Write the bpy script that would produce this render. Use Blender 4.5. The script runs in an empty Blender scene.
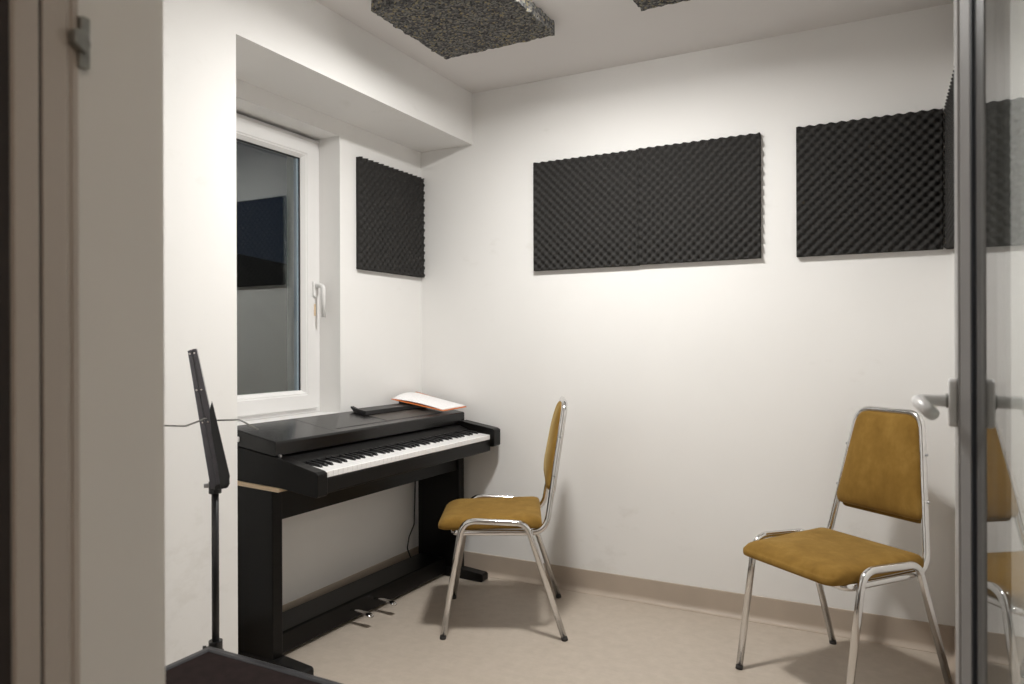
import bpy, bmesh, math, random
from mathutils import Vector, Matrix, noise
random.seed(4)
C = bpy.context.scene.collection
PI = math.pi
sin, cos, rad = math.sin, math.cos, math.radians

# ------------------------------------------------------------------ materials
def new_mat(name):
    m = bpy.data.materials.new(name); m.use_nodes = True
    nt = m.node_tree
    return m, nt, nt.nodes['Principled BSDF']

def coords(nt, scale=(1, 1, 1), kind='Object'):
    tc = nt.nodes.new('ShaderNodeTexCoord'); mp = nt.nodes.new('ShaderNodeMapping')
    mp.inputs['Scale'].default_value = scale
    nt.links.new(tc.outputs[kind], mp.inputs['Vector'])
    return mp.outputs['Vector']

def noise_tex(nt, vec, scale, detail=4, rough=.5):
    n = nt.nodes.new('ShaderNodeTexNoise')
    n.inputs['Scale'].default_value = scale; n.inputs['Detail'].default_value = detail
    n.inputs['Roughness'].default_value = rough
    nt.links.new(vec, n.inputs['Vector'])
    return n.outputs['Fac']

def ramp(nt, fac, stops):
    r = nt.nodes.new('ShaderNodeValToRGB'); e = r.color_ramp.elements
    while len(e) < len(stops): e.new(.5)
    for el, (p, c) in zip(e, stops):
        el.position = p; el.color = (*c, 1)
    nt.links.new(fac, r.inputs['Fac'])
    return r.outputs['Color']

def bump(nt, b, height, strength, dist=.002):
    bn = nt.nodes.new('ShaderNodeBump')
    bn.inputs['Strength'].default_value = strength; bn.inputs['Distance'].default_value = dist
    nt.links.new(height, bn.inputs['Height']); nt.links.new(bn.outputs['Normal'], b.inputs['Normal'])

def mix_rgb(nt, fac, a, b):
    m = nt.nodes.new('ShaderNodeMix'); m.data_type = 'RGBA'
    for inp, v in ((m.inputs[0], fac), (m.inputs[6], a), (m.inputs[7], b)):
        if hasattr(v, 'is_output'): nt.links.new(v, inp)
        elif isinstance(v, tuple): inp.default_value = (*v, 1)
        else: inp.default_value = v
    return m.outputs[2]

def plain(name, col, rough=.5, metal=0, var=.08, scale=30, spec=.5, stretch=(1, 1, 1), bmp=0):
    m, nt, b = new_mat(name)
    v = coords(nt, stretch)
    f = noise_tex(nt, v, scale)
    lo = tuple(c * (1 - var) for c in col); hi = tuple(min(1, c * (1 + var)) for c in col)
    nt.links.new(ramp(nt, f, [(.3, lo), (.7, hi)]), b.inputs['Base Color'])
    b.inputs['Roughness'].default_value = rough; b.inputs['Metallic'].default_value = metal
    b.inputs['Specular IOR Level'].default_value = spec
    if bmp: bump(nt, b, f, bmp)
    return m

def wall_mat(name, col, marks=True):
    m, nt, b = new_mat(name)
    v = coords(nt)
    f = noise_tex(nt, v, 3, 5)
    lo = tuple(c * .975 for c in col)
    base = ramp(nt, f, [(.3, lo), (.7, col)])
    if marks:      # scuffs and smudges: a few isolated blotches with their own outline
        n2 = noise_tex(nt, coords(nt, (1, 1, 1.6)), 9, 6, .65)
        n3 = noise_tex(nt, v, 1.7, 2)
        mm = nt.nodes.new('ShaderNodeMath'); mm.operation = 'MULTIPLY'
        nt.links.new(n2, mm.inputs[0]); nt.links.new(n3, mm.inputs[1])
        mask = ramp(nt, mm.outputs[0], [(.36, (0, 0, 0)), (.46, (1, 1, 1))])
        sm = nt.nodes.new('ShaderNodeMath'); sm.operation = 'MULTIPLY'; sm.inputs[1].default_value = .22
        nt.links.new(mask, sm.inputs[0])
        base = mix_rgb(nt, sm.outputs[0], base, (col[0] * .72, col[1] * .7, col[2] * .66))
    nt.links.new(base, b.inputs['Base Color'])
    b.inputs['Roughness'].default_value = .75; b.inputs['Specular IOR Level'].default_value = .3
    bump(nt, b, noise_tex(nt, v, 160, 3), .05, .001)
    return m

def floor_mat():
    m, nt, b = new_mat('floor_vinyl')
    f = noise_tex(nt, coords(nt, (3, 40, 3)), 4, 6, .6)
    g = noise_tex(nt, coords(nt), 22, 5, .65)
    a = ramp(nt, f, [(.3, (.45, .39, .325)), (.7, (.52, .45, .38))])
    h = ramp(nt, g, [(.35, (.435, .375, .312)), (.65, (.535, .465, .395))])
    nt.links.new(mix_rgb(nt, .5, a, h), b.inputs['Base Color'])
    b.inputs['Roughness'].default_value = .42; b.inputs['Specular IOR Level'].default_value = .45
    bump(nt, b, g, .06, .001)
    return m

def absorber_mat():
    m, nt, b = new_mat('speckled_foam')
    vo = nt.nodes.new('ShaderNodeTexVoronoi'); vo.inputs['Scale'].default_value = 150
    nt.links.new(coords(nt), vo.inputs['Vector'])
    sp = nt.nodes.new('ShaderNodeSeparateColor'); nt.links.new(vo.outputs['Color'], sp.inputs['Color'])
    col = ramp(nt, sp.outputs[0], [(0, (.035, .035, .037)), (.35, (.08, .08, .083)), (.6, (.14, .139, .137)), (.82, (.23, .225, .205)), (.92, (.30, .25, .14)), (1, (.12, .12, .12))])
    nt.links.new(col, b.inputs['Base Color']); b.inputs['Roughness'].default_value = .95
    bump(nt, b, vo.outputs['Distance'], .3, .003)
    return m

def velvet_mat():
    m, nt, b = new_mat('mustard_velvet')
    f = noise_tex(nt, coords(nt, (1, 1, .6)), 14, 6, .65)
    g = noise_tex(nt, coords(nt), 600, 2)
    nt.links.new(ramp(nt, f, [(.3, (.185, .100, .020)), (.52, (.235, .132, .028)), (.72, (.30, .178, .046))]), b.inputs['Base Color'])
    b.inputs['Roughness'].default_value = .9; b.inputs['Specular IOR Level'].default_value = .15
    b.inputs['Sheen Weight'].default_value = .25; b.inputs['Sheen Roughness'].default_value = .4
    b.inputs['Sheen Tint'].default_value = (.95, .75, .35, 1)
    bump(nt, b, g, .15, .001)
    return m

def glass_mat(name, tint=(.96, .98, .97), ior=1.5):
    m = bpy.data.materials.new(name); m.use_nodes = True
    nt = m.node_tree; nt.nodes.remove(nt.nodes['Principled BSDF'])
    out = nt.nodes['Material Output']
    geo = nt.nodes.new('ShaderNodeNewGeometry')
    io = nt.nodes.new('ShaderNodeMapRange')     # 1.5 from outside, 1/1.5 from inside: the Fresnel node inverts it again
    io.inputs['To Min'].default_value = ior; io.inputs['To Max'].default_value = 1 / ior
    nt.links.new(geo.outputs['Backfacing'], io.inputs['Value'])
    fr = nt.nodes.new('ShaderNodeFresnel'); nt.links.new(io.outputs['Result'], fr.inputs['IOR'])
    t = nt.nodes.new('ShaderNodeBsdfTransparent'); t.inputs['Color'].default_value = (*tint, 1)
    g = nt.nodes.new('ShaderNodeBsdfGlossy'); g.inputs['Roughness'].default_value = .0
    mx = nt.nodes.new('ShaderNodeMixShader')
    nt.links.new(fr.outputs['Fac'], mx.inputs['Fac']); nt.links.new(t.outputs[0], mx.inputs[1]); nt.links.new(g.outputs[0], mx.inputs[2])
    nt.links.new(mx.outputs[0], out.inputs['Surface'])
    return m

def page_mat():
    m, nt, b = new_mat('sheet_music_paper')
    v = coords(nt)
    w = nt.nodes.new('ShaderNodeTexWave'); w.wave_type = 'BANDS'; w.bands_direction = 'X'
    w.inputs['Scale'].default_value = 26; w.inputs['Distortion'].default_value = 0
    nt.links.new(v, w.inputs['Vector'])
    n = noise_tex(nt, coords(nt, (1, 1, 1)), 120, 4, .8)
    mm = nt.nodes.new('ShaderNodeMath'); mm.operation = 'MULTIPLY'
    nt.links.new(w.outputs['Fac'], mm.inputs[0]); nt.links.new(n, mm.inputs[1])
    nt.links.new(ramp(nt, mm.outputs[0], [(.4, (.90, .89, .89)), (.62, (.7, .68, .68))]), b.inputs['Base Color'])
    b.inputs['Roughness'].default_value = .8
    return m

def emit_mat(name, col, strength):
    m = bpy.data.materials.new(name); m.use_nodes = True
    nt = m.node_tree; nt.nodes.remove(nt.nodes['Principled BSDF'])
    e = nt.nodes.new('ShaderNodeEmission'); e.inputs['Color'].default_value = (*col, 1); e.inputs['Strength'].default_value = strength
    nt.links.new(e.outputs[0], nt.nodes['Material Output'].inputs['Surface'])
    return m

CORR = 25.0
LAMPCOL, LAMPSTR = (1.0, .984, .95), 40.0
M = dict(
    wall=wall_mat('white_plaster', (.862, .85, .832)),
    ceiling=wall_mat('ceiling_plaster', (.76, .735, .72), False),
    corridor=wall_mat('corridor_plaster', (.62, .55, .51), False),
    floor=floor_mat(),
    base=plain('vinyl_skirting', (.46, .385, .315), .5, var=.05, scale=8),
    cove=plain('vinyl_cove', (.50, .44, .375), .45, var=.05, scale=8),
    foam=plain('charcoal_foam', (.040, .0385, .037), .95, var=.12, scale=200, spec=.1),
    speck=absorber_mat(),
    pvc=plain('white_pvc', (.80, .79, .78), .32, var=.015, scale=4),
    greypvc=plain('grey_pvc', (.55, .50, .46), .42, var=.03, scale=5),
    doorpvc=plain('door_pvc', (.33, .32, .315), .42, var=.03, scale=5),
    brown=plain('dark_brown_shade', (.022, .014, .012), .6, var=.2),  # shade of the unlit corridor wall, as a colour
    gasket=plain('rubber_gasket', (.02, .022, .03), .6),
    spacer=plain('window_spacer', (.36, .44, .54), .4, metal=.2, var=.03),
    glass=glass_mat('window_glass', ior=1.68),
    doorglass=glass_mat('door_glass', (.93, .95, .94)),
    piano=plain('black_ash', (.0055, .0050, .0051), .23, var=.35, spec=.42, scale=9, stretch=(14, 1.2, 14), bmp=.10),
    pianoside=plain('black_ash_side', (.0042, .0038, .0037), .34, var=.3, scale=9, spec=.22, stretch=(14, 1.2, 14), bmp=.08),
    pianodark=plain('black_satin', (.005, .0047, .0047), .45, var=.2, spec=.3),
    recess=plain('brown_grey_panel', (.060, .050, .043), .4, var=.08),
    ivory=plain('white_key_plastic', (.86, .85, .845), .25, var=.01),
    ebony=plain('black_key_plastic', (.012, .012, .013), .3, var=.1),
    plywood=plain('raw_plywood', (.76, .59, .40), .7, var=.12, scale=20, stretch=(1, 8, 8)),
    chrome=plain('chrome_tube', (.74, .73, .72), .13, metal=1, var=.04, scale=12),
    steel=plain('dull_steel', (.42, .42, .43), .35, metal=.9, var=.06),
    zinc=plain('grey_zinc', (.30, .30, .285), .45, metal=.6, var=.15, scale=80),
    velvet=velvet_mat(),
    rubber=plain('dark_rubber', (.03, .028, .027), .7),
    black=plain('black_paint', (.010, .010, .011), .38, var=.2),
    lacquer=plain('black_lacquered_bar', (.16, .16, .18), .28, metal=.8, var=.1),
    orange=plain('orange_card', (.72, .20, .045), .6, var=.05),
    page=page_mat(),
    edge=plain('black_metal_edge', (.045, .045, .05), .3, metal=.4, var=.2),
    boxtop=plain('dark_brown_vinyl', (.017, .0105, .010), .8, spec=.1, var=.25, scale=40, bmp=.15),
    hill=plain('dark_hillside', (.012, .012, .013), .95, var=.3, scale=.3),
    fill_lamp=emit_mat('corridor_fill_diffuser', (1.0, .86, .69), CORR),
    lamp=emit_mat('lamp_diffuser', LAMPCOL, LAMPSTR),
)

# ------------------------------------------------------------------ mesh helpers
def obj(name, bm, mat, parent=None, smooth=False, bevel=0, loc=None):
    bmesh.ops.recalc_face_normals(bm, faces=bm.faces[:])
    me = bpy.data.meshes.new(name); bm.to_mesh(me); bm.free()
    mats = mat if isinstance(mat, (list, tuple)) else [mat]
    for m in mats: me.materials.append(m)
    if smooth:
        for p in me.polygons: p.use_smooth = True
    o = bpy.data.objects.new(name, me); C.objects.link(o)
    if bevel:
        b = o.modifiers.new('bevel', 'BEVEL'); b.width = bevel; b.segments = 2; b.limit_method = 'ANGLE'; b.angle_limit = rad(40)
    if parent: o.parent = parent
    if loc: o.location = loc
    return o

def tag(o, label=None, cat=None, group=None, kind=None):
    for k, v in (('label', label), ('category', cat), ('group', group), ('kind', kind)):
        if v: o[k] = v
    return o

def empty(name, loc=(0, 0, 0), rz=0):
    o = bpy.data.objects.new(name, None); C.objects.link(o)
    o.location = loc; o.rotation_euler = (0, 0, rz); o.empty_display_size = .1
    return o

def box(bm, a, b):
    x0, y0, z0 = a; x1, y1, z1 = b
    vs = [bm.verts.new(p) for p in ((x0, y0, z0), (x1, y0, z0), (x1, y1, z0), (x0, y1, z0), (x0, y0, z1), (x1, y0, z1), (x1, y1, z1), (x0, y1, z1))]
    for f in ((0, 1, 2, 3), (4, 5, 6, 7), (0, 1, 5, 4), (1, 2, 6, 5), (2, 3, 7, 6), (3, 0, 4, 7)): bm.faces.new([vs[i] for i in f])

def boxes(*ab):
    bm = bmesh.new()
    for a, b in ab: box(bm, a, b)
    return bm

def prism(bm, poly, h0, h1, to3):
    """poly of 2-D points extruded from h0 to h1; to3(a, b, h) -> xyz"""
    A = [bm.verts.new(to3(a, b, h0)) for a, b in poly]; B = [bm.verts.new(to3(a, b, h1)) for a, b in poly]
    n = len(poly)
    bm.faces.new(A); bm.faces.new(B[::-1])
    for i in range(n): bm.faces.new((A[i], A[(i + 1) % n], B[(i + 1) % n], B[i]))

def fillet(pts, rads, n=7, closed=False):
    P = [Vector(p) for p in pts]; out = []; N = len(P)
    for i, p in enumerate(P):
        r = rads[i] if isinstance(rads, (list, tuple)) else rads
        if not closed and i in (0, N - 1) or r == 0: out.append(p); continue
        a = (P[i - 1] - p); b = (P[(i + 1) % N] - p)
        ang = a.angle(b); d = min(r / math.tan(ang / 2), a.length * .49, b.length * .49)
        s = p + a.normalized() * d; e = p + b.normalized() * d
        for k in range(n + 1):
            t = k / n; out.append(s * (1 - t) ** 2 + p * 2 * t * (1 - t) + e * t * t)
    return out

def tube(bm, pts, r, seg=12, closed=False, flat=1.0, cap=True):
    P = [Vector(p) for p in pts]; N = len(P); rings = []
    T = []
    for i in range(N):
        a = P[(i - 1) % N] if closed or i else P[i]; b = P[(i + 1) % N] if closed or i < N - 1 else P[i]
        T.append((b - a).normalized())
    up = Vector((0, 0, 1)) if abs(T[0].z) < .9 else Vector((1, 0, 0))
    nrm = (up - T[0] * up.dot(T[0])).normalized()
    for i in range(N):
        nrm = (nrm - T[i] * nrm.dot(T[i])).normalized(); bi = T[i].cross(nrm)
        rr = r(i / (N - 1)) if callable(r) else r
        rings.append([bm.verts.new(P[i] + (nrm * cos(2 * PI * k / seg) * flat + bi * sin(2 * PI * k / seg)) * rr) for k in range(seg)])
    for i in range(N if closed else N - 1):
        A = rings[i]; B = rings[(i + 1) % N]
        off = 0
        if closed and i == N - 1: off = min(range(seg), key=lambda o: (A[0].co - B[o].co).length)
        for k in range(seg): bm.faces.new((A[k], A[(k + 1) % seg], B[(k + 1 + off) % seg], B[(k + off) % seg]))
    if cap and not closed: bm.faces.new(rings[0][::-1]); bm.faces.new(rings[-1])

def tubeobj(name, pts, r, mat, parent, **k):
    bm = bmesh.new(); tube(bm, pts, r, **k)
    o = obj(name, bm, mat, parent, True)
    return o

def rings_mesh(bm, rings, cap0=True, cap1=True):
    R = [[bm.verts.new(p) for p in r] for r in rings]; n = len(R[0])
    for A, B in zip(R, R[1:]):
        for k in range(n): bm.faces.new((A[k], A[(k + 1) % n], B[(k + 1) % n], B[k]))
    if cap0: bm.faces.new(R[0][::-1])
    if cap1: bm.faces.new(R[-1])

def rounded_poly(pts, r, n=6):
    return [(p.x, p.y) for p in fillet([(a, b, 0) for a, b in pts], r, n, True)]

def inset(poly, d):
    cx = sum(p[0] for p in poly) / len(poly); cy = sum(p[1] for p in poly) / len(poly)
    hx = max(abs(p[0] - cx) for p in poly); hy = max(abs(p[1] - cy) for p in poly)
    return [(cx + (p[0] - cx) * (1 - d / hx), cy + (p[1] - cy) * (1 - d / hy)) for p in poly]

def disc(bm, c, axis, r, h, seg=16):
    c = Vector(c); a = Vector(axis).normalized()
    tube(bm, [c, c + a * h], r, seg)

# ------------------------------------------------------------------ the room
RX, RZ, YF, YO = 2.255, 2.282, -2.4335, -2.59      # right wall, ceiling, front wall inner and outer face
PX, PY, BZ = .296, -1.402, 2.038                 # pillar face, pillar end, bulkhead underside
CY, CX0, CX1 = -4.3, .2, 3.3                     # corridor behind the camera
tag(obj('floor', boxes(((-.3, YO, -.1), (RX + .2, .2, 0)), ((CX0 - .1, CY - .1, -.1), (CX1 + .1, YO, 0))), M['floor']), kind='structure')
tag(obj('ceiling', boxes(((-.3, YO, RZ), (RX + .2, .2, RZ + .1)), ((CX0 - .1, CY - .1, RZ), (CX1 + .1, YO, RZ + .1))), M['ceiling']), kind='structure')
WY0, WY1, WZ0, WZ1 = -1.36, -.596, .79, 1.972    # window recess
tag(obj('wall_left', boxes(
    ((-.3, WY0, 0), (0, 0, WZ0)), ((-.3, WY0, WZ1), (0, 0, RZ)), ((-.3, WY1, WZ0), (0, 0, WZ1)),
    ((-.3, PY, 0), (0, WY0, RZ)), ((-.3, YF, 0), (PX, PY, RZ)), ((-.001, PY, BZ), (PX, 0, RZ))), M['wall']), kind='structure')
tag(obj('wall_back', boxes(((-.3, 0, 0), (RX + .2, .2, RZ))), M['wall']), kind='structure')
tag(obj('wall_right', boxes(((RX, YF, 0), (RX + .2, 0, RZ))), M['wall']), kind='structure')
DX0, DX1, DZ = 1.35, 2.215, 2.08
tag(obj('wall_front', boxes(((-.3, YO, 0), (DX0, YF, RZ)), ((DX1, YO, 0), (CX1 + .1, YF, RZ)), ((DX0, YO, DZ), (DX1, YF, RZ))), M['wall']), kind='structure')
tag(obj('wall_corridor_left', boxes(((CX0 - .1, CY, 0), (CX0, YO, RZ))), M['corridor']), kind='structure')
tag(obj('wall_corridor_right', boxes(((CX1, CY, 0), (CX1 + .1, YO, RZ))), M['corridor']), kind='structure')
tag(obj('wall_corridor_back', boxes(((CX0 - .1, CY - .1, 0), (CX1 + .1, CY, RZ))), M['corridor']), kind='structure')

# coved vinyl skirting: strip plus quarter-round foot
def skirting(name, a, b, nrm):
    a = Vector((*a, 0)); b = Vector((*b, 0)); n = Vector((*nrm, 0))
    prof = [(0, 0), (0, .097), (.003, .097), (.004, .095), (.004, .024)] + [(.004 + .02 * (1 - cos(t * PI / 12)), .024 - .0225 * sin(t * PI / 12)) for t in range(1, 7)] + [(.024, 0)]
    bm = bmesh.new()
    prism(bm, prof, 0, 1, lambda u, z, h: a.lerp(b, h) + n * u + Vector((0, 0, z)))
    return tag(obj(name, bm, M['base']), kind='structure')
skirting('baseboard_back', (.004, 0), (RX, 0), (0, -1))
skirting('baseboard_left', (0, PY), (0, -.004), (1, 0))
skirting('baseboard_pillar', (PX, YF), (PX, PY), (1, 0))
skirting('baseboard_right', (RX, -.004), (RX, YF), (-1, 0))

# ---- window in the left wall
def ring_frame(bm, y0, y1, z0, z1, prof):
    """picture-frame loft in the y-z plane; prof = [(inset, x)]"""
    rings = [[(x, y0 + i, z0 + i), (x, y1 - i, z0 + i), (x, y1 - i, z1 - i), (x, y0 + i, z1 - i)] for i, x in prof]
    R = [[bm.verts.new(p) for p in r] for r in rings]
    for A, B in zip(R, R[1:] + R[:1]):
        for k in range(4): bm.faces.new((A[k], A[(k + 1) % 4], B[(k + 1) % 4], B[k]))
win = tag(empty('window_1', (-.14, -.98, .80)), kind='structure')
def wpart(name, bm, mat, par=win, **k):
    o = obj(name, bm, mat, par, **k)
    p = par; off = Vector(win.location)
    if par is win: o.location = -off
    return o
bm = bmesh.new(); ring_frame(bm, WY0, WY1, .803, 1.962, [(0, -.19), (0, -.114), (.044, -.114), (.044, -.19)])
wpart('window_frame', bm, M['pvc'], bevel=.002)
bm = bmesh.new(); ring_frame(bm, WY0 + .03, WY1 - .024, .819, 1.950, [(0, -.13), (0, -.106), (.006, -.10), (.060, -.10), (.064, -.104), (.068, -.104), (.081, -.120), (.081, -.150), (0, -.150)])
sash = wpart('window_sash', bm, M['pvc'])
bm = bmesh.new(); ring_frame(bm, WY0 + .1105, WY1 - .1045, .893, 1.8695, [(0, -.140), (0, -.124), (.003, -.124), (.003, -.140)])
wpart('gasket', bm, M['gasket'])
wpart('window_pane', boxes(((-.130, WY0 + .107, .890), (-.126, WY1 - .101, 1.875))), M['glass'])
wpart('window_pane', boxes(((-.150, WY0 + .107, .890), (-.146, WY1 - .101, 1.875))), M['glass'])
bm = bmesh.new(); ring_frame(bm, WY0 + .112, WY1 - .106, .885, 1.885, [(0, -.1455), (0, -.1305), (.012, -.1305), (.012, -.1455)])
wpart('spacer_bar', bm, M['spacer'])
wpart('window_sill', boxes(((-.19, WY0, WZ0 - .002), (.0, WY1, .802))), M['pvc'], bevel=.002)
hb = bmesh.new()
prism(hb, rounded_poly([(-.014, -.034), (.014, -.034), (.014, .034), (-.014, .034)], .012), 0, .010, lambda a, b, h: (-.10 + h, -.642 + a, 1.325 + b))
wh = wpart('window_handle', hb, M['pvc'], bevel=.002)
hb = bmesh.new(); tube(hb, fillet([(-.092, -.642, 1.338), (-.052, -.642, 1.338), (-.050, -.642, 1.205)], [0, .018, 0]), .0095, 12)
lv = obj('lever', hb, M['pvc'], wh, True)
hb = bmesh.new(); prism(hb, rounded_poly([(-.004, -.05), (.004, -.05), (.004, .0), (-.004, .0)], .003), 0, .003, lambda a, b, h: (-.0995 + h, -.642 + a, 1.262 + b))
obj('lever_shadow', hb, M['plywood'], wh)  # thin tan strip in place of the lever's shadow on the sash

# dusk outside
bm = bmesh.new()
N = 40
top = [(-45, -40 + 120 * i / N, 8.2 + .25 * noise.noise((i * .35, 0, 0)) - (i - 27) * .20) for i in range(N + 1)]
for (a, b) in zip(top, top[1:]):
    A = [bm.verts.new(p) for p in (a, b, (-30, b[1], -3), (-30, a[1], -3))]; bm.faces.new(A)
    A = [bm.verts.new(p) for p in (a, b, (-60, b[1], -3), (-60, a[1], -3))]; bm.faces.new(A)
bmesh.ops.remove_doubles(bm, verts=bm.verts[:], dist=.001)
tag(obj('hillside', bm, M['hill']), kind='structure')

# ---- open glazed door leaf against the right wall (door_1)
door = tag(empty('door_1', (2.165, -2.52, .0)), kind='structure')
def dpart(name, bm, mat, par=door, **k):
    o = obj(name, bm, mat, par, **k)
    if par is door: o.location = -Vector(door.location)
    return o
XS, XG, XB = 2.135, 2.1515, 2.195
def ring_frame_door(bm, y0, y1, z0, z1, prof): ring_frame(bm, y0, y1, z0, z1, prof)
bm = bmesh.new(); ring_frame(bm, -2.51, -1.737, .012, 2.05, [(0, XB), (0, XS + .004), (.004, XS), (.058, XS), (.060, XS + .003), (.064, XS + .003), (.078, XG - .004), (.078, XB - .008), (.06, XB)])
dpart('door_frame', bm, M['doorpvc'])
bm = bmesh.new(); ring_frame(bm, -2.51 + .076, -1.737 - .076, .088, 1.974, [(0, XG + .008), (0, XG - .004), (.005, XG - .002), (.005, XG + .008)])
dpart('gasket', bm, M['gasket'])
dpart('door_pane', boxes(((XG, -2.51 + .07, .082), (XG + .006, -1.737 - .07, 1.98))), M['doorglass'])
HZ, HY = 1.013, -1.775
hb = bmesh.new(); prism(hb, rounded_poly([(-.015, -.034), (.015, -.034), (.015, .034), (-.015, .034)], .011), 0, .0105, lambda a, b, h: (XS - h, HY + a, HZ + b))
dh = dpart('door_handle', hb, M['pvc'], bevel=.003)
hb = bmesh.new(); tube(hb, fillet([(XS - .008, HY, HZ + .002), (XS - .049, HY, HZ + .002), (XS - .036, HY - .120, HZ - .006)], [0, .014, 0]), .0088, 14)
obj('lever', hb, M['pvc'], dh, True)
hb = bmesh.new(); disc(hb, (XS - .013, HY, HZ + .002), (1, 0, 0), .0102, .003)
obj('neck_ring', hb, M['zinc'], dh)
hb = boxes(((2.16, -2.545, .3), (2.19, -2.505, .42)), ((2.16, -2.545, 1.7), (2.19, -2.505, 1.82)))
dpart('hinge', hb, M['pvc'])

# ---- fixed door frame on the left of the opening (trim_1)
fr = tag(empty('trim_1', (DX0, -2.56, 0)), kind='structure')
def fpart(name, bm, mat, **k):
    o = obj(name, bm, mat, fr, **k); o.location = -Vector(fr.location); return o
bm = bmesh.new()
prism(bm, [(1.30, -2.588), (1.352, -2.588), (1.3535, -2.586), (1.3535, -2.5655), (1.350, -2.5645), (1.350, -2.5625), (1.3535, -2.5615), (1.3535, -2.540), (1.3505, -2.537), (1.3505, -2.5345), (1.3525, -2.5335), (1.3525, -2.529), (1.351, -2.527), (1.30, -2.527)], 0, DZ, lambda a, b, h: (a, b, h))
fpart('door_frame', bm, M['greypvc'])
tag(obj('shade_strip', boxes(((.95, -2.612, 0), (1.3515, -2.5885, DZ + .08))), M['brown'], bevel=.002), kind='structure')  # added dark strip, stands in for shade on the corridor wall edge
bm = boxes(((1.3502, -2.5643, 0), (1.3512, -2.5627, DZ)))
fpart('gasket', bm, M['gasket'])
bm = bmesh.new()
prism(bm, rounded_poly([(-2.530, 1.368), (-2.519, 1.368), (-2.519, 1.418), (-2.528, 1.418)], .002, 3), 1.350, 1.3575, lambda a, b, h: (h, a, b))
prism(bm, rounded_poly([(-2.5375, 1.388), (-2.524, 1.379), (-2.521, 1.390), (-2.524, 1.403), (-2.5375, 1.402)], .004, 4), 1.353, 1.3625, lambda a, b, h: (h, a, b))
disc(bm, (1.3570, -2.5225, 1.396), (1, 0, 0), .0022, .002, 10)
k = fpart('lock_keep', bm, M['zinc'], bevel=.001); k['label'] = 'grey metal lock keep'
bm = boxes(((DX1 - .02, -2.588, 0), (DX1 + .002, -2.55, DZ)), ((1.30, -2.588, DZ - .045), (DX1, -2.53, DZ + .002)))
fpart('frame_head', bm, M['greypvc'])

# ------------------------------------------------------------------ acoustic panels
def foam_mesh(w, h, t=.032, per=.037):
    """egg-crate foam, local: back on y = 0, bumps towards -y, from (0,0) to (w,h) in x,z"""
    bm = bmesh.new(); nx = int(w / per * 8); nz = int(h / per * 8); g = []
    kk = 2 * PI / per
    for j in range(nz + 1):
        row = []
        for i in range(nx + 1):
            x = w * i / nx; z = h * j / nz
            s = sin(kk * x) * sin(kk * z)
            row.append(bm.verts.new((x, -(t - .0095 + .0095 * s), z)))
        g.append(row)
    for j in range(nz):
        for i in range(nx): bm.faces.new((g[j][i], g[j][i + 1], g[j + 1][i + 1], g[j + 1][i]))
    edge = [g[0][i] for i in range(nx + 1)] + [g[j][nx] for j in range(1, nz + 1)] + [g[nz][i] for i in range(nx - 1, -1, -1)] + [g[j][0] for j in range(nz - 1, 0, -1)]
    back = [bm.verts.new((v.co.x, -.0005, v.co.z)) for v in edge]
    n = len(edge)
    for i in range(n): bm.faces.new((edge[i], edge[(i + 1) % n], back[(i + 1) % n], back[i]))
    bm.faces.new(back[::-1])
    return bm
FG = 'charcoal egg-crate foam panels on the walls'
def foam(w, h, loc, rz, label):
    o = obj('mounted_foam_panel', foam_mesh(w, h), M['foam'], None, True); o.location = loc; o.rotation_euler = (0, 0, rz)
    return tag(o, label, 'acoustic panel', FG)
foam(.490, .487, (.629, 0, 1.420), 0, 'charcoal egg-crate foam square, left half of the joined pair on the back wall')
foam(.490, .487, (1.120, 0, 1.423), 0, 'charcoal egg-crate foam square, right half of the joined pair on the back wall')
foam(.4805, .492, (1.741, 0, 1.420), 0, 'charcoal egg-crate foam panel on the back wall above the empty chair by the door')
foam(.485, .487, (0, -.492, 1.418), PI / 2, 'charcoal egg-crate foam square in the niche beside the window')
foam(.60, .492, (RX, -.0015, 1.420), -PI / 2, 'charcoal foam panel on the right wall, seen edge-on beside the glass door')

def absorber(name, x0, y0, x1, y1, label, seed):
    bm = bmesh.new(); n = 40; zt, zb = RZ - .001, RZ - .046
    rnd = lambda x, y, z, a: a * noise.noise((x * 38 + seed, y * 38, z * 38)) + a * .8 * noise.noise((x * 110, y * 110 + seed, z * 60))
    g = []
    for j in range(n + 1):
        row = []
        for i in range(n + 1):
            x = x0 + (x1 - x0) * i / n; y = y0 + (y1 - y0) * j / n
            dx = rnd(x, y, .3, .007) if i in (0, n) else 0; dy = rnd(x, y, .7, .007) if j in (0, n) else 0
            row.append(bm.verts.new((x + dx, y + dy, zb + rnd(x, y, 1.5, .005))))
        g.append(row)
    for j in range(n):
        for i in range(n): bm.faces.new((g[j][i], g[j][i + 1], g[j + 1][i + 1], g[j + 1][i]))
    edge = [g[0][i] for i in range(n + 1)] + [g[j][n] for j in range(1, n + 1)] + [g[n][i] for i in range(n - 1, -1, -1)] + [g[j][0] for j in range(n - 1, 0, -1)]
    m = len(edge); prev = edge
    for f in (.5, 1):
        ring = [bm.verts.new((v.co.x + rnd(v.co.x, v.co.y, f * 3, .004), v.co.y + rnd(v.co.x, v.co.y, 9 + f, .004), v.co.z + (zt - v.co.z) * f)) for v in edge]
        for i in range(m): bm.faces.new((prev[i], prev[(i + 1) % m], ring[(i + 1) % m], ring[i]))
        prev = ring
    bm.faces.new(prev)
    return tag(obj(name, bm, M['speck']), label, 'acoustic panel', 'speckled foam slabs on the ceiling')
absorber('ceiling_absorber', .478, -.985, .958, -.510, 'grey speckled foam slab on the ceiling above the piano, the larger one in view', 3)
absorber('ceiling_absorber', 1.300, -1.005, 1.780, -.553, 'grey speckled foam slab on the ceiling, only a corner showing at the top edge', 17)

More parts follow.
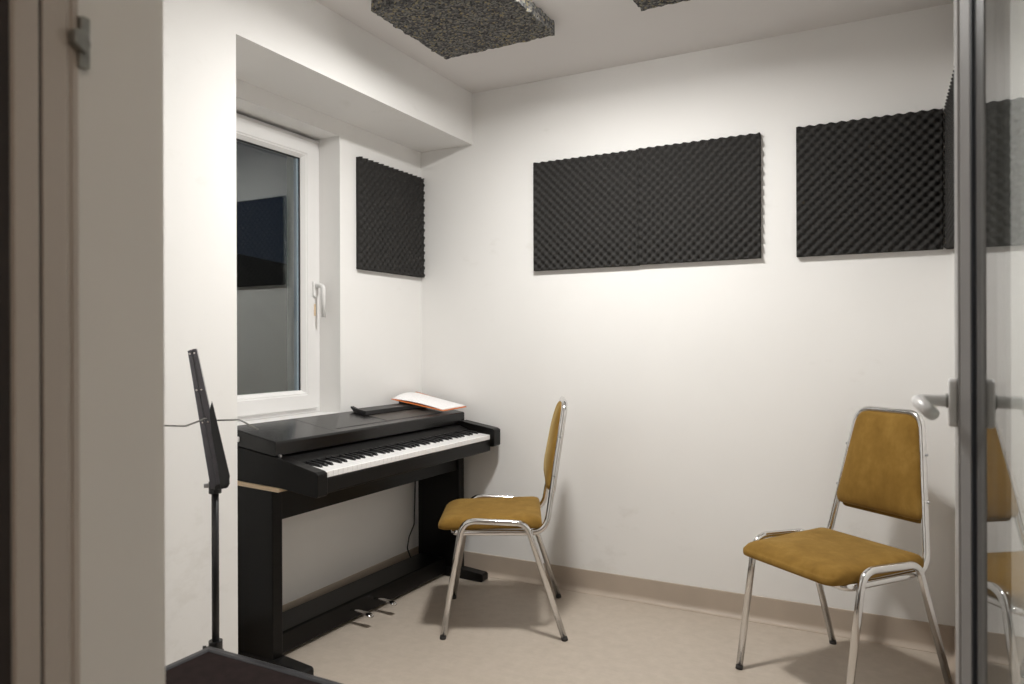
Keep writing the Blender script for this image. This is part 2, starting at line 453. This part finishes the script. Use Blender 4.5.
# ceiling lamp (above the frame)
lamp = tag(empty('ceiling_lamp', (1.13, -0.97, RZ)), 'round flat ceiling lamp with lit white diffuser between the foam slabs', 'lamp')
bm = bmesh.new(); rr = .115; z1 = -.018
rings_mesh(bm, [[(r * cos(a * PI / 24), r * sin(a * PI / 24), z) for a in range(48)] for r, z in ((rr + .012, -.001), (rr + .012, -.012), (rr + .003, -.014), (rr + .003, -.004))], True, False)
obj('lamp_housing', bm, M['pvc'], lamp, False)
bm = bmesh.new()
rings_mesh(bm, [[(r * cos(a * PI / 24), r * sin(a * PI / 24), z) for a in range(48)] for r, z in ((rr, -.004), (rr, z1), (rr * .97, z1 - .005), (rr * .8, z1 - .010))])
obj('lamp_diffuser', bm, M['lamp'], lamp)


li = bpy.data.lights.new('lamp_light', 'AREA'); li.shape = 'DISK'; li.size = .2; li.energy = 11.0; li.spread = rad(172); li.color = LAMPCOL
lo = bpy.data.objects.new('lamp_light', li); C.objects.link(lo); lo.parent = lamp; lo.location = (0, 0, z1 - .0115)
fill_lamp = tag(empty('ceiling_lamp', (2.7, -3.35, RZ)), 'unseen round fill lamp added in the corridor outside the doorway', 'lamp')  # unseen lamp, added to brighten the door reveal, frame and handle
for nm, prof, mt in (('lamp_housing', ((.112, -.001), (.112, -.012), (.103, -.014), (.103, -.004)), M['pvc']), ('lamp_diffuser', ((.1, -.004), (.1, -.03), (.095, -.036), (.07, -.042)), M['fill_lamp'])):
    bm = bmesh.new()
    rings_mesh(bm, [[(r * cos(a * PI / 24), r * sin(a * PI / 24), z) for a in range(48)] for r, z in prof], True, nm == 'lamp_diffuser')
    obj(nm, bm, mt, fill_lamp)

# ------------------------------------------------------------------ digital piano
PL = 1.15
piano = tag(empty('digital_piano', (0.004, -1.20, 0), rad(-1.5)), 'black wood-cased digital piano with open keyboard standing under the window', 'piano')
def pt(a, b, h): return (a, h, b)          # (v, z) profile extruded along u (local y)
def ppart(name, prof, u0, u1, mat, par=piano, bev=.0025):
    bm = bmesh.new(); prism(bm, prof, u0, u1, pt)
    return obj(name, bm, mat, par, bevel=bev)
cheek = [(.012, .7495), (.245, .7195), (.32, .705), (.425, .684), (.437, .677), (.437, .608), (.431, .602), (.27, .6185), (.012, .6275)]
cheek_far = [(.012, .7495), (.245, .7195), (.251, .7335), (.425, .706), (.437, .699), (.437, .630), (.431, .624), (.27, .6185), (.012, .6275)]
ppart('side_panel', cheek, 0, .045, M['pianoside']); ppart('side_panel', cheek_far, PL - .045, PL + .012, M['pianoside'])
lid = ppart('lid', [(.012, .808), (.244, .7705), (.248, .767), (.249, .763), (.249, .7215), (.012, .7515)], 0, PL, M['piano'], bev=.003)
ppart('control_panel', [(.05, .733), (.235, .7165), (.252, .713), (.300, .697), (.300, .66), (.05, .66)], .045, PL - .045, M['pianodark'])
ppart('key_bed', [(.012, .6275), (.27, .6185), (.38, .6085), (.38, .655), (.012, .655)], .045, PL - .045, M['pianodark'])
ppart('key_slip', [(.38, .606), (.413, .604), (.417, .608), (.417, .652), (.414, .655), (.38, .655)], .0455, PL - .0455, M['pianoside'])
ppart('apron', [(.213, .503), (.233, .503), (.233, .6185), (.213, .6185)], .02, PL - .03, M['pianoside'])
for u in (0.0, PL - .042):
    near = u < .5
    vf = .236 if near else .246
    lg = ppart('leg', [(.010, .04), (vf, .04), (vf, .6055), (.010, .6125)], u - .002, u + .042, M['pianoside'], bev=.004)
    ft = ppart('foot', [(.008, .002), (.366, .0), (.374, .006), (.374, .030), (.368, .037), (.25, .046), (.008, .046)], u - .006, u + .046, M['pianodark'], bev=.004)
    sp = ppart('wood_spacer', [(.014, .6125), (.264, .6050), (.272, .6075), (.268, .6185), (.014, .6270)], u - .005, u + .043, M['plywood'], bev=.001)
    sp['label'] = 'raw tan wooden strip on top of the leg'
ppart('pedal_board', [(.022, .012), (.166, .012), (.170, .016), (.168, .082), (.160, .087), (.022, .088)], .042, PL - .042, M['pianoside'])
for u in (.455, .598):
    bm = bmesh.new()
    rings = []
    for t in range(11):
        v = .165 + .108 * t / 10; w = .009 + .006 * (t / 10) ** 1.5 if t < 10 else .011; z = .052 + .004 * sin(t / 10 * PI) - .008 * (t / 10) ** 3; h = .0045 + (.0025 if 7 <= t < 10 else 0)
        rings.append([(v, u + w * cos(a * PI / 6), z + h * sin(a * PI / 6)) for a in range(12)])
    rings_mesh(bm, rings)
    p = obj('pedal', bm, M['chrome'], piano, True); p['label'] = 'chrome foot pedal'
# keys: 76, from E to G
pitch = 1.0575 / 45; u0 = .0463
wk = bk = None
wprof = [(.28, .660), (.4135, .656), (.4155, .658), (.4155, .676), (.4135, .678), (.28, .689)]
bprof = [(.29, .685), (.366, .676), (.369, .680), (.362, .6905), (.357, .692), (.29, .699)]
names = 'EFGABCD'
for i in range(45):
    u = u0 + i * pitch
    if wk is None:
        wk = ppart('white_key', wprof, .0005, pitch - .0005, M['ivory'], bev=.0008); wk.location = (0, u, 0)
    else:
        c = wk.copy(); C.objects.link(c); c.parent = piano; c.location = (0, u, 0)
    nme = names[i % 7]
    if nme in 'FGACD' and i < 44:
        s = {'F': -.002, 'G': 0, 'A': .002, 'C': -.0015, 'D': .0015}[nme]
        ub = u + pitch + s
        if bk is None:
            bm = bmesh.new()
            A = [(v, -.0055 if z < .69 else -.0042, z) for v, z in bprof]; B = [(v, .0055 if z < .69 else .0042, z) for v, z in bprof]
            VA = [bm.verts.new(p) for p in A]; VB = [bm.verts.new(p) for p in B]; n = len(A)
            bm.faces.new(VA); bm.faces.new(VB[::-1])
            for q in range(n): bm.faces.new((VA[q], VA[(q + 1) % n], VB[(q + 1) % n], VB[q]))
            bk = obj('black_key', bm, M['ebony'], piano, bevel=.0008); bk.location = (0, ub, 0)
        else:
            c = bk.copy(); C.objects.link(c); c.parent = piano; c.location = (0, ub, 0)
# lid details: joint line, music rest folded flat, its front groove
zl = lambda v: .808 - .163 * (v - .012)
def on_lid(name, v0, v1, a, b, t, mat, par=piano, bev=.001, lift=0):
    bm = bmesh.new(); prism(bm, [(v0, zl(v0) - .001 + lift), (v1, zl(v1) - .001 + lift), (v1, zl(v1) + t + lift), (v0, zl(v0) + t + lift)], a, b, pt)
    return obj(name, bm, mat, par, bevel=bev)
on_lid('lid_joint', .013, .236, .298, .3000, .0004, M['pianodark'], bev=0)
on_lid('rest_groove', .203, .213, .335, 1.03, .0006, M['pianodark'], bev=0)
on_lid('rest_groove', .105, .205, .634, .640, .0006, M['pianodark'], bev=0)
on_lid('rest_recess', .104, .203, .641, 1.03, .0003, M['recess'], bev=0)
mr = on_lid('music_rest', .045, .098, .625, 1.06, .016, M['black'], lift=.002)
bm = bmesh.new(); prism(bm, [(.028, zl(.028) + .001), (.05, zl(.05)), (.05, zl(.05) + .014), (.014, zl(.014) + .021), (.010, zl(.01) + .016)], .630, .646, pt)
obj('rest_bracket', bm, M['black'], mr, bevel=.001)
on_lid('rest_support', .012, .075, .955, 1.02, .034, M['black'], mr, bev=.003, lift=.002)
bm = boxes(((.062, -.012, .760), (.078, .001, .778)))
w = obj('side_plug', bm, M['pvc'], piano, bevel=.003); w['label'] = 'small white plug on the piano side'
bm = bmesh.new(); disc(bm, (.2485, .016, .7225), (1, 0, 0), .005, .008)
obj('lid_stud', bm, M['steel'], piano)
tubeobj('cable', fillet([(.03, 1.02, .088), (.014, 1.015, .13), (.010, 1.035, .18), (.010, 1.075, .23), (.010, 1.085, .45)], .03), .003, M['black'], piano, seg=8)

# open music book on the lid's right end
def bil(Lc, F, R_, B, s, t): return (Lc * (1 - s) + F * s) * (1 - t) + (B * (1 - s) + R_ * s) * t
cL, cF, cR, cB = Vector((.040, -.300, .838)), Vector((.274, -.226, .7875)), Vector((.288, -.046, .792)), Vector((.020, -.070, .856))
book = tag(empty('music_book', (.15, -.16, .80)), 'open sheet music book with orange cover lying on the right end of the piano', 'book')
def sheet(name, e, lift, th, mat, wav):
    bm = bmesh.new(); n = 16; top = []; bot = []
    for j in range(n + 1):
        for i in range(n + 1):
            s = -e + (1 + 2 * e) * i / n; t = -e + (1 + 2 * e) * j / n
            p = bil(cL, cF, cR, cB, s, t) + Vector((0, 0, lift + wav * (sin(PI * i / n) * .006 * (1 - j / n) + .010 * sin(j / n * PI * 1.2) * (1 - i / n))))
            p = p - book.location
            top.append(bm.verts.new(p + Vector((0, 0, th)))); bot.append(bm.verts.new(p))
    ix = lambda i, j: j * (n + 1) + i
    for j in range(n):
        for i in range(n):
            q = (ix(i, j), ix(i + 1, j), ix(i + 1, j + 1), ix(i, j + 1))
            bm.faces.new([top[k] for k in q]); bm.faces.new([bot[k] for k in q][::-1])
    ed = [ix(i, 0) for i in range(n + 1)] + [ix(n, j) for j in range(1, n + 1)] + [ix(i, n) for i in range(n - 1, -1, -1)] + [ix(0, j) for j in range(n - 1, 0, -1)]
    for a, b in zip(ed, ed[1:] + ed[:1]): bm.faces.new((top[a], top[b], bot[b], bot[a]))
    return obj(name, bm, mat, book, True)
cv = sheet('cover', .0, 0, .0025, M['orange'], 0); cv['label'] = 'orange cover'
pg = sheet('pages', -.022, .003, .004, M['page'], 1); pg['label'] = 'white printed pages'

# ------------------------------------------------------------------ stacking chairs
def make_chair(name, label):
    """local x = to the sitter's left/right, -y = front, z up"""
    t = empty(name); tag(t, label, 'chair', 'mustard velvet chairs with chrome frames')
    R = .0115
    for s in (-1, 1):
        pts = fillet([(s * .216, -.225, .012), (s * .216, -.152, .4425), (s * .216, .092, .431), (s * .227, .232, .012)], [0, .062, .056, 0], 9)
        tubeobj('side_frame', pts, R, M['chrome'], t, seg=16)
        for p, d in ((Vector((s * .216, -.225, .012)), Vector((0, -.0019, -.0118))), (Vector((s * .227, .232, .012)), Vector((0, .0036, -.0118)))):
            bm = bmesh.new(); tube(bm, [p + d, p - d * .12], R + .0006, 14)
            obj('foot_cap', bm, M['rubber'], t, True)
    loop = fillet([(.192, -.188, .392), (.192, .166, .392), (.119, .245, .873), (-.119, .245, .873), (-.192, .166, .392), (-.192, -.188, .392)], [.03, .075, .058, .058, .075, .03], 10, True)
    tubeobj('back_frame', loop, R, M['chrome'], t, seg=16, closed=True)
    # seat cushion
    out = rounded_poly([(-.192, -.250), (.192, -.250), (.202, .152), (-.202, .152)], [.042, .042, .022, .022], 8)
    rings = []
    for d, z in ((.06, .4035), (.008, .404), (.001, .408), (0, .415), (.001, .426), (.004, .435), (.009, .441), (.018, .445), (.035, .448), (.08, .450), (.13, .451), (.18, .452)):
        rings.append([(x, y, z + (.004 * (y + .05) / .2 if d < .1 else 0) - .012 * max(0, (-y - .15) / .10) ** 2 * (1 if z > .43 else .2)) for x, y in inset(out, d)])
    bm = bmesh.new(); rings_mesh(bm, rings)
    obj('seat', bm, M['velvet'], t, True)
    # back cushion in the tilted plane of the back posts
    def onback(x, zz, off):                     # off towards the front
        y = .166 + (zz - .392) * (.079 / .484)
        return (x, y - off * .987, zz + off * .157)
    tr = rounded_poly([(-.166, .540), (.166, .540), (.114, .865), (-.114, .865)], [.026, .026, .05, .05], 8)
    rings = []
    for d, off in ((.03, -.010), (.004, -.009), (.0, -.002), (.0, .010), (.004, .018), (.012, .0235), (.03, .029), (.055, .033), (.085, .036)):
        rings.append([onback(x, z, off * (1 if off < 0 else 1 - .30 * max(0, (z - .62) / .26) ** 2)) for x, z in inset(tr, d)])
    bm = bmesh.new(); rings_mesh(bm, rings)
    obj('backrest', bm, M['velvet'], t, True)
    bp = rounded_poly([(-.158, .528), (.158, .528), (.108, .857), (-.108, .857)], [.02, .02, .04, .04], 6)
    bm = bmesh.new(); rings_mesh(bm, [[onback(x, z, -.0135) for x, z in bp], [onback(x, z, -.0105) for x, z in bp]])
    obj('back_panel', bm, M['velvet'], t)
    for zz in (.60, .745):
        xx = .192 - .073 * (zz - .392) / .484
        for s in (-1, 1):
            bm = bmesh.new(); tube(bm, [onback(s * (xx + .009), zz, 0), onback(s * (xx + .0165), zz, 0)], .0042, 10)
            obj('bolt', bm, M['steel'], t)
    return t
def dup(root, label):
    r = root.copy(); C.objects.link(r); r['label'] = label
    for ch in list(root.children):
        c = ch.copy(); C.objects.link(c); c.parent = r
    return r
ch1 = make_chair('stacking_chair', 'mustard velvet chair with chrome frame, side-on in front of the piano keyboard')
ch2 = dup(ch1, 'mustard velvet chair with chrome frame, facing out beside the glass door')
def place(o, x, y, deg): o.location = (x, y, 0); o.rotation_euler = (0, 0, rad(deg - 90))
place(ch1, .688, -.424, 26.8)
place(ch2, 1.906, -.415, 52.6)
for o in (ch1, ch2): o.scale = (.977, .977, .990)

# ------------------------------------------------------------------ music stand
SX, SY = .5515, -1.698
st = tag(empty('music_stand', (SX, SY, 0)), 'folded black music stand on a thin pole in front of the pillar', 'music stand')
def spart(name, bm, mat, par=st, **k): return obj(name, bm, mat, par, **k)
Rv = Vector((.641, .767, 0)); Dv = Vector((-.767, .641, 0)); Z = Vector((0, 0, 1))     # across and along the line of sight to the doorway
bm = bmesh.new(); tube(bm, [Z * .30, Z * .735], .0088, 14); spart('pole', bm, M['black'], smooth=True)
bm = bmesh.new(); tube(bm, [Z * .318, Z * .352], .0165, 14); spart('collar', bm, M['black'])
bm = bmesh.new(); tube(bm, [Z * .722, Z * .752], .0150, 14); spart('collar', bm, M['black'])
bm = bmesh.new(); tube(bm, [Z * .337 - Rv * .012, Z * .336 - Rv * .022], .004, 10); tube(bm, [Z * .337 - Rv * .022, Z * .337 - Rv * .030], .006, 10)
spart('wing_knob', bm, M['black'])
bm = bmesh.new(); tube(bm, [Z * .742 - Rv * .010, Z * .742 - Rv * .026], .0055, 10); spart('clamp_screw', bm, M['steel'])
for a in (205, 100, 320):
    d = Vector((cos(rad(a)), sin(rad(a)), 0)); L = .22 if a != 320 else .13
    bm = bmesh.new(); tube(bm, [Z * .33 + d * .012, Z * .012 + d * L], .0065, 10)
    lg = spart('tripod_leg', bm, M['black'], smooth=True)
    bm = bmesh.new(); tube(bm, [Z * .028 + d * (L - .008), Z * .001 + d * (L + .003)], .009, 10); spart('rubber_foot', bm, M['rubber'], lg)
def plate(poly, d0, d1, skew=0):
    bm = bmesh.new(); prism(bm, poly, d0, d1, lambda a, b, h: Rv * a + Dv * (h + skew * a) + Z * b)
    return bm
# scissor bars of the folded desk: two parallel flat bars, leaning back
spart('desk_bar', plate([(-.0605, 1.080), (-.0520, 1.083), (.005, .745), (-.010, .742)], -.05, .05), M['lacquer'])
b2 = spart('desk_bar', plate([(-.0505, 1.084), (-.0410, 1.085), (.0275, .742), (.006, .740)], -.05, .05), M['lacquer'])
for (a, z) in ((-.0555, 1.073), (-.0455, 1.075), (-.041, .985), (-.030, .986), (-.028, .906), (-.016, .907)):
    bm = bmesh.new(); disc(bm, Rv * a + Z * z - Dv * .049, -Dv, .0024, .006, 8); spart('rivet', bm, M['chrome'])
spart('desk_plate', plate([(-.0125, .934), (-.0065, .958), (-.002, .940), (.0335, .774), (.0300, .753), (.012, .747), (.006, .80), (-.008, .88)], -.062, -.054, -.3), M['black'], bevel=.001)
spart('desk_lip', plate([(-.003, .740), (.029, .744), (.034, .754), (.030, .760), (.000, .750)], -.054, .05), M['black'], bevel=.001)
ss = 1 / 388.0
def pp(px, py, d=-.05): return Rv * ((px - 215.0) * ss) + Dv * d + Z * (1.1 - (py - 342) * ss * .985)
bm = bmesh.new(); tube(bm, fillet([pp(208, 414.5), pp(189.5, 421.3), pp(153, 418.5)], .02), .0021, 8); spart('page_holder', bm, M['zinc'], smooth=True)
bm = bmesh.new(); tube(bm, fillet([pp(213, 417), pp(237, 417.3), pp(254, 428)], .012), .0021, 8); spart('page_holder', bm, M['zinc'], smooth=True)

# ------------------------------------------------------------------ low case in the corner by the doorway
bx0, bx1, by0, by1, bz = .704, 1.31, -2.40, -1.842, .424
case = tag(empty('equipment_case', ((bx0 + bx1) / 2, (by0 + by1) / 2, 0)), 'low dark case with brown vinyl top and black metal edging by the doorway', 'case')
def cpart(name, bm, mat, **k):
    o = obj(name, bm, mat, case, **k); o.location = -Vector(case.location); return o
cpart('case_body', boxes(((bx0 + .004, by0 + .004, .012), (bx1 - .004, by1 - .004, bz - .006))), M['black'], bevel=.003)
cpart('top_panel', boxes(((bx0 + .02, by0 + .02, bz - .008), (bx1 - .02, by1 - .02, bz - .003))), M['boxtop'])
for a, b in (((bx0, by1 - .022, bz - .022), (bx1, by1, bz)), ((bx0, by0, bz - .022), (bx1, by0 + .022, bz)), ((bx0, by0, bz - .0221), (bx0 + .022, by1, bz + .0001)), ((bx1 - .022, by0, bz - .0221), (bx1, by1, bz + .0001))):
    cpart('edge_rail', boxes((a, b)), M['edge'], bevel=.006)
for a in (bx0 + .03, bx1 - .06):
    for b in (by0 + .03, by1 - .06): cpart('foot', boxes(((a, b, 0), (a + .03, b + .03, .014))), M['rubber'])

# ------------------------------------------------------------------ world, camera
w = bpy.data.worlds.new('dusk'); bpy.context.scene.world = w; w.use_nodes = True
nt = w.node_tree; bg = nt.nodes['Background']
tc = nt.nodes.new('ShaderNodeTexCoord'); sx = nt.nodes.new('ShaderNodeSeparateXYZ'); nt.links.new(tc.outputs['Generated'], sx.inputs[0])
nt.links.new(ramp(nt, sx.outputs['Z'], [(0, (.0050, .0068, .0105)), (.25, (.0052, .0075, .0130)), (1, (.004, .006, .011))]), bg.inputs['Color'])
bg.inputs['Strength'].default_value = 1.0

cam = bpy.data.cameras.new('camera'); co = bpy.data.objects.new('camera', cam); C.objects.link(co)
yaw, pitch, roll = rad(27.5988), rad(-.0289), rad(.182)
f = Vector((-sin(yaw) * cos(pitch), cos(yaw) * cos(pitch), sin(pitch))); r = Vector((cos(yaw), sin(yaw), 0)); d = -r.cross(f)
r2 = r * cos(roll) + d * sin(roll); d2 = d * cos(roll) - r * sin(roll)
co.matrix_world = Matrix(((r2.x, -d2.x, -f.x, 2.0504), (r2.y, -d2.y, -f.y, -2.9539), (r2.z, -d2.z, -f.z, 1.1), (0, 0, 0, 1)))
cam.sensor_width = 36; cam.lens = 720 / 1024 * 36; cam.clip_start = .02
cam.dof.use_dof = True; cam.dof.focus_distance = 2.7; cam.dof.aperture_fstop = 5.0
sc = bpy.context.scene; sc.camera = co
sc.view_settings.view_transform = 'Standard'; sc.view_settings.look = 'None'; sc.view_settings.gamma = 1
sc.view_settings.use_curve_mapping = False; sc.view_settings.exposure = 0.90
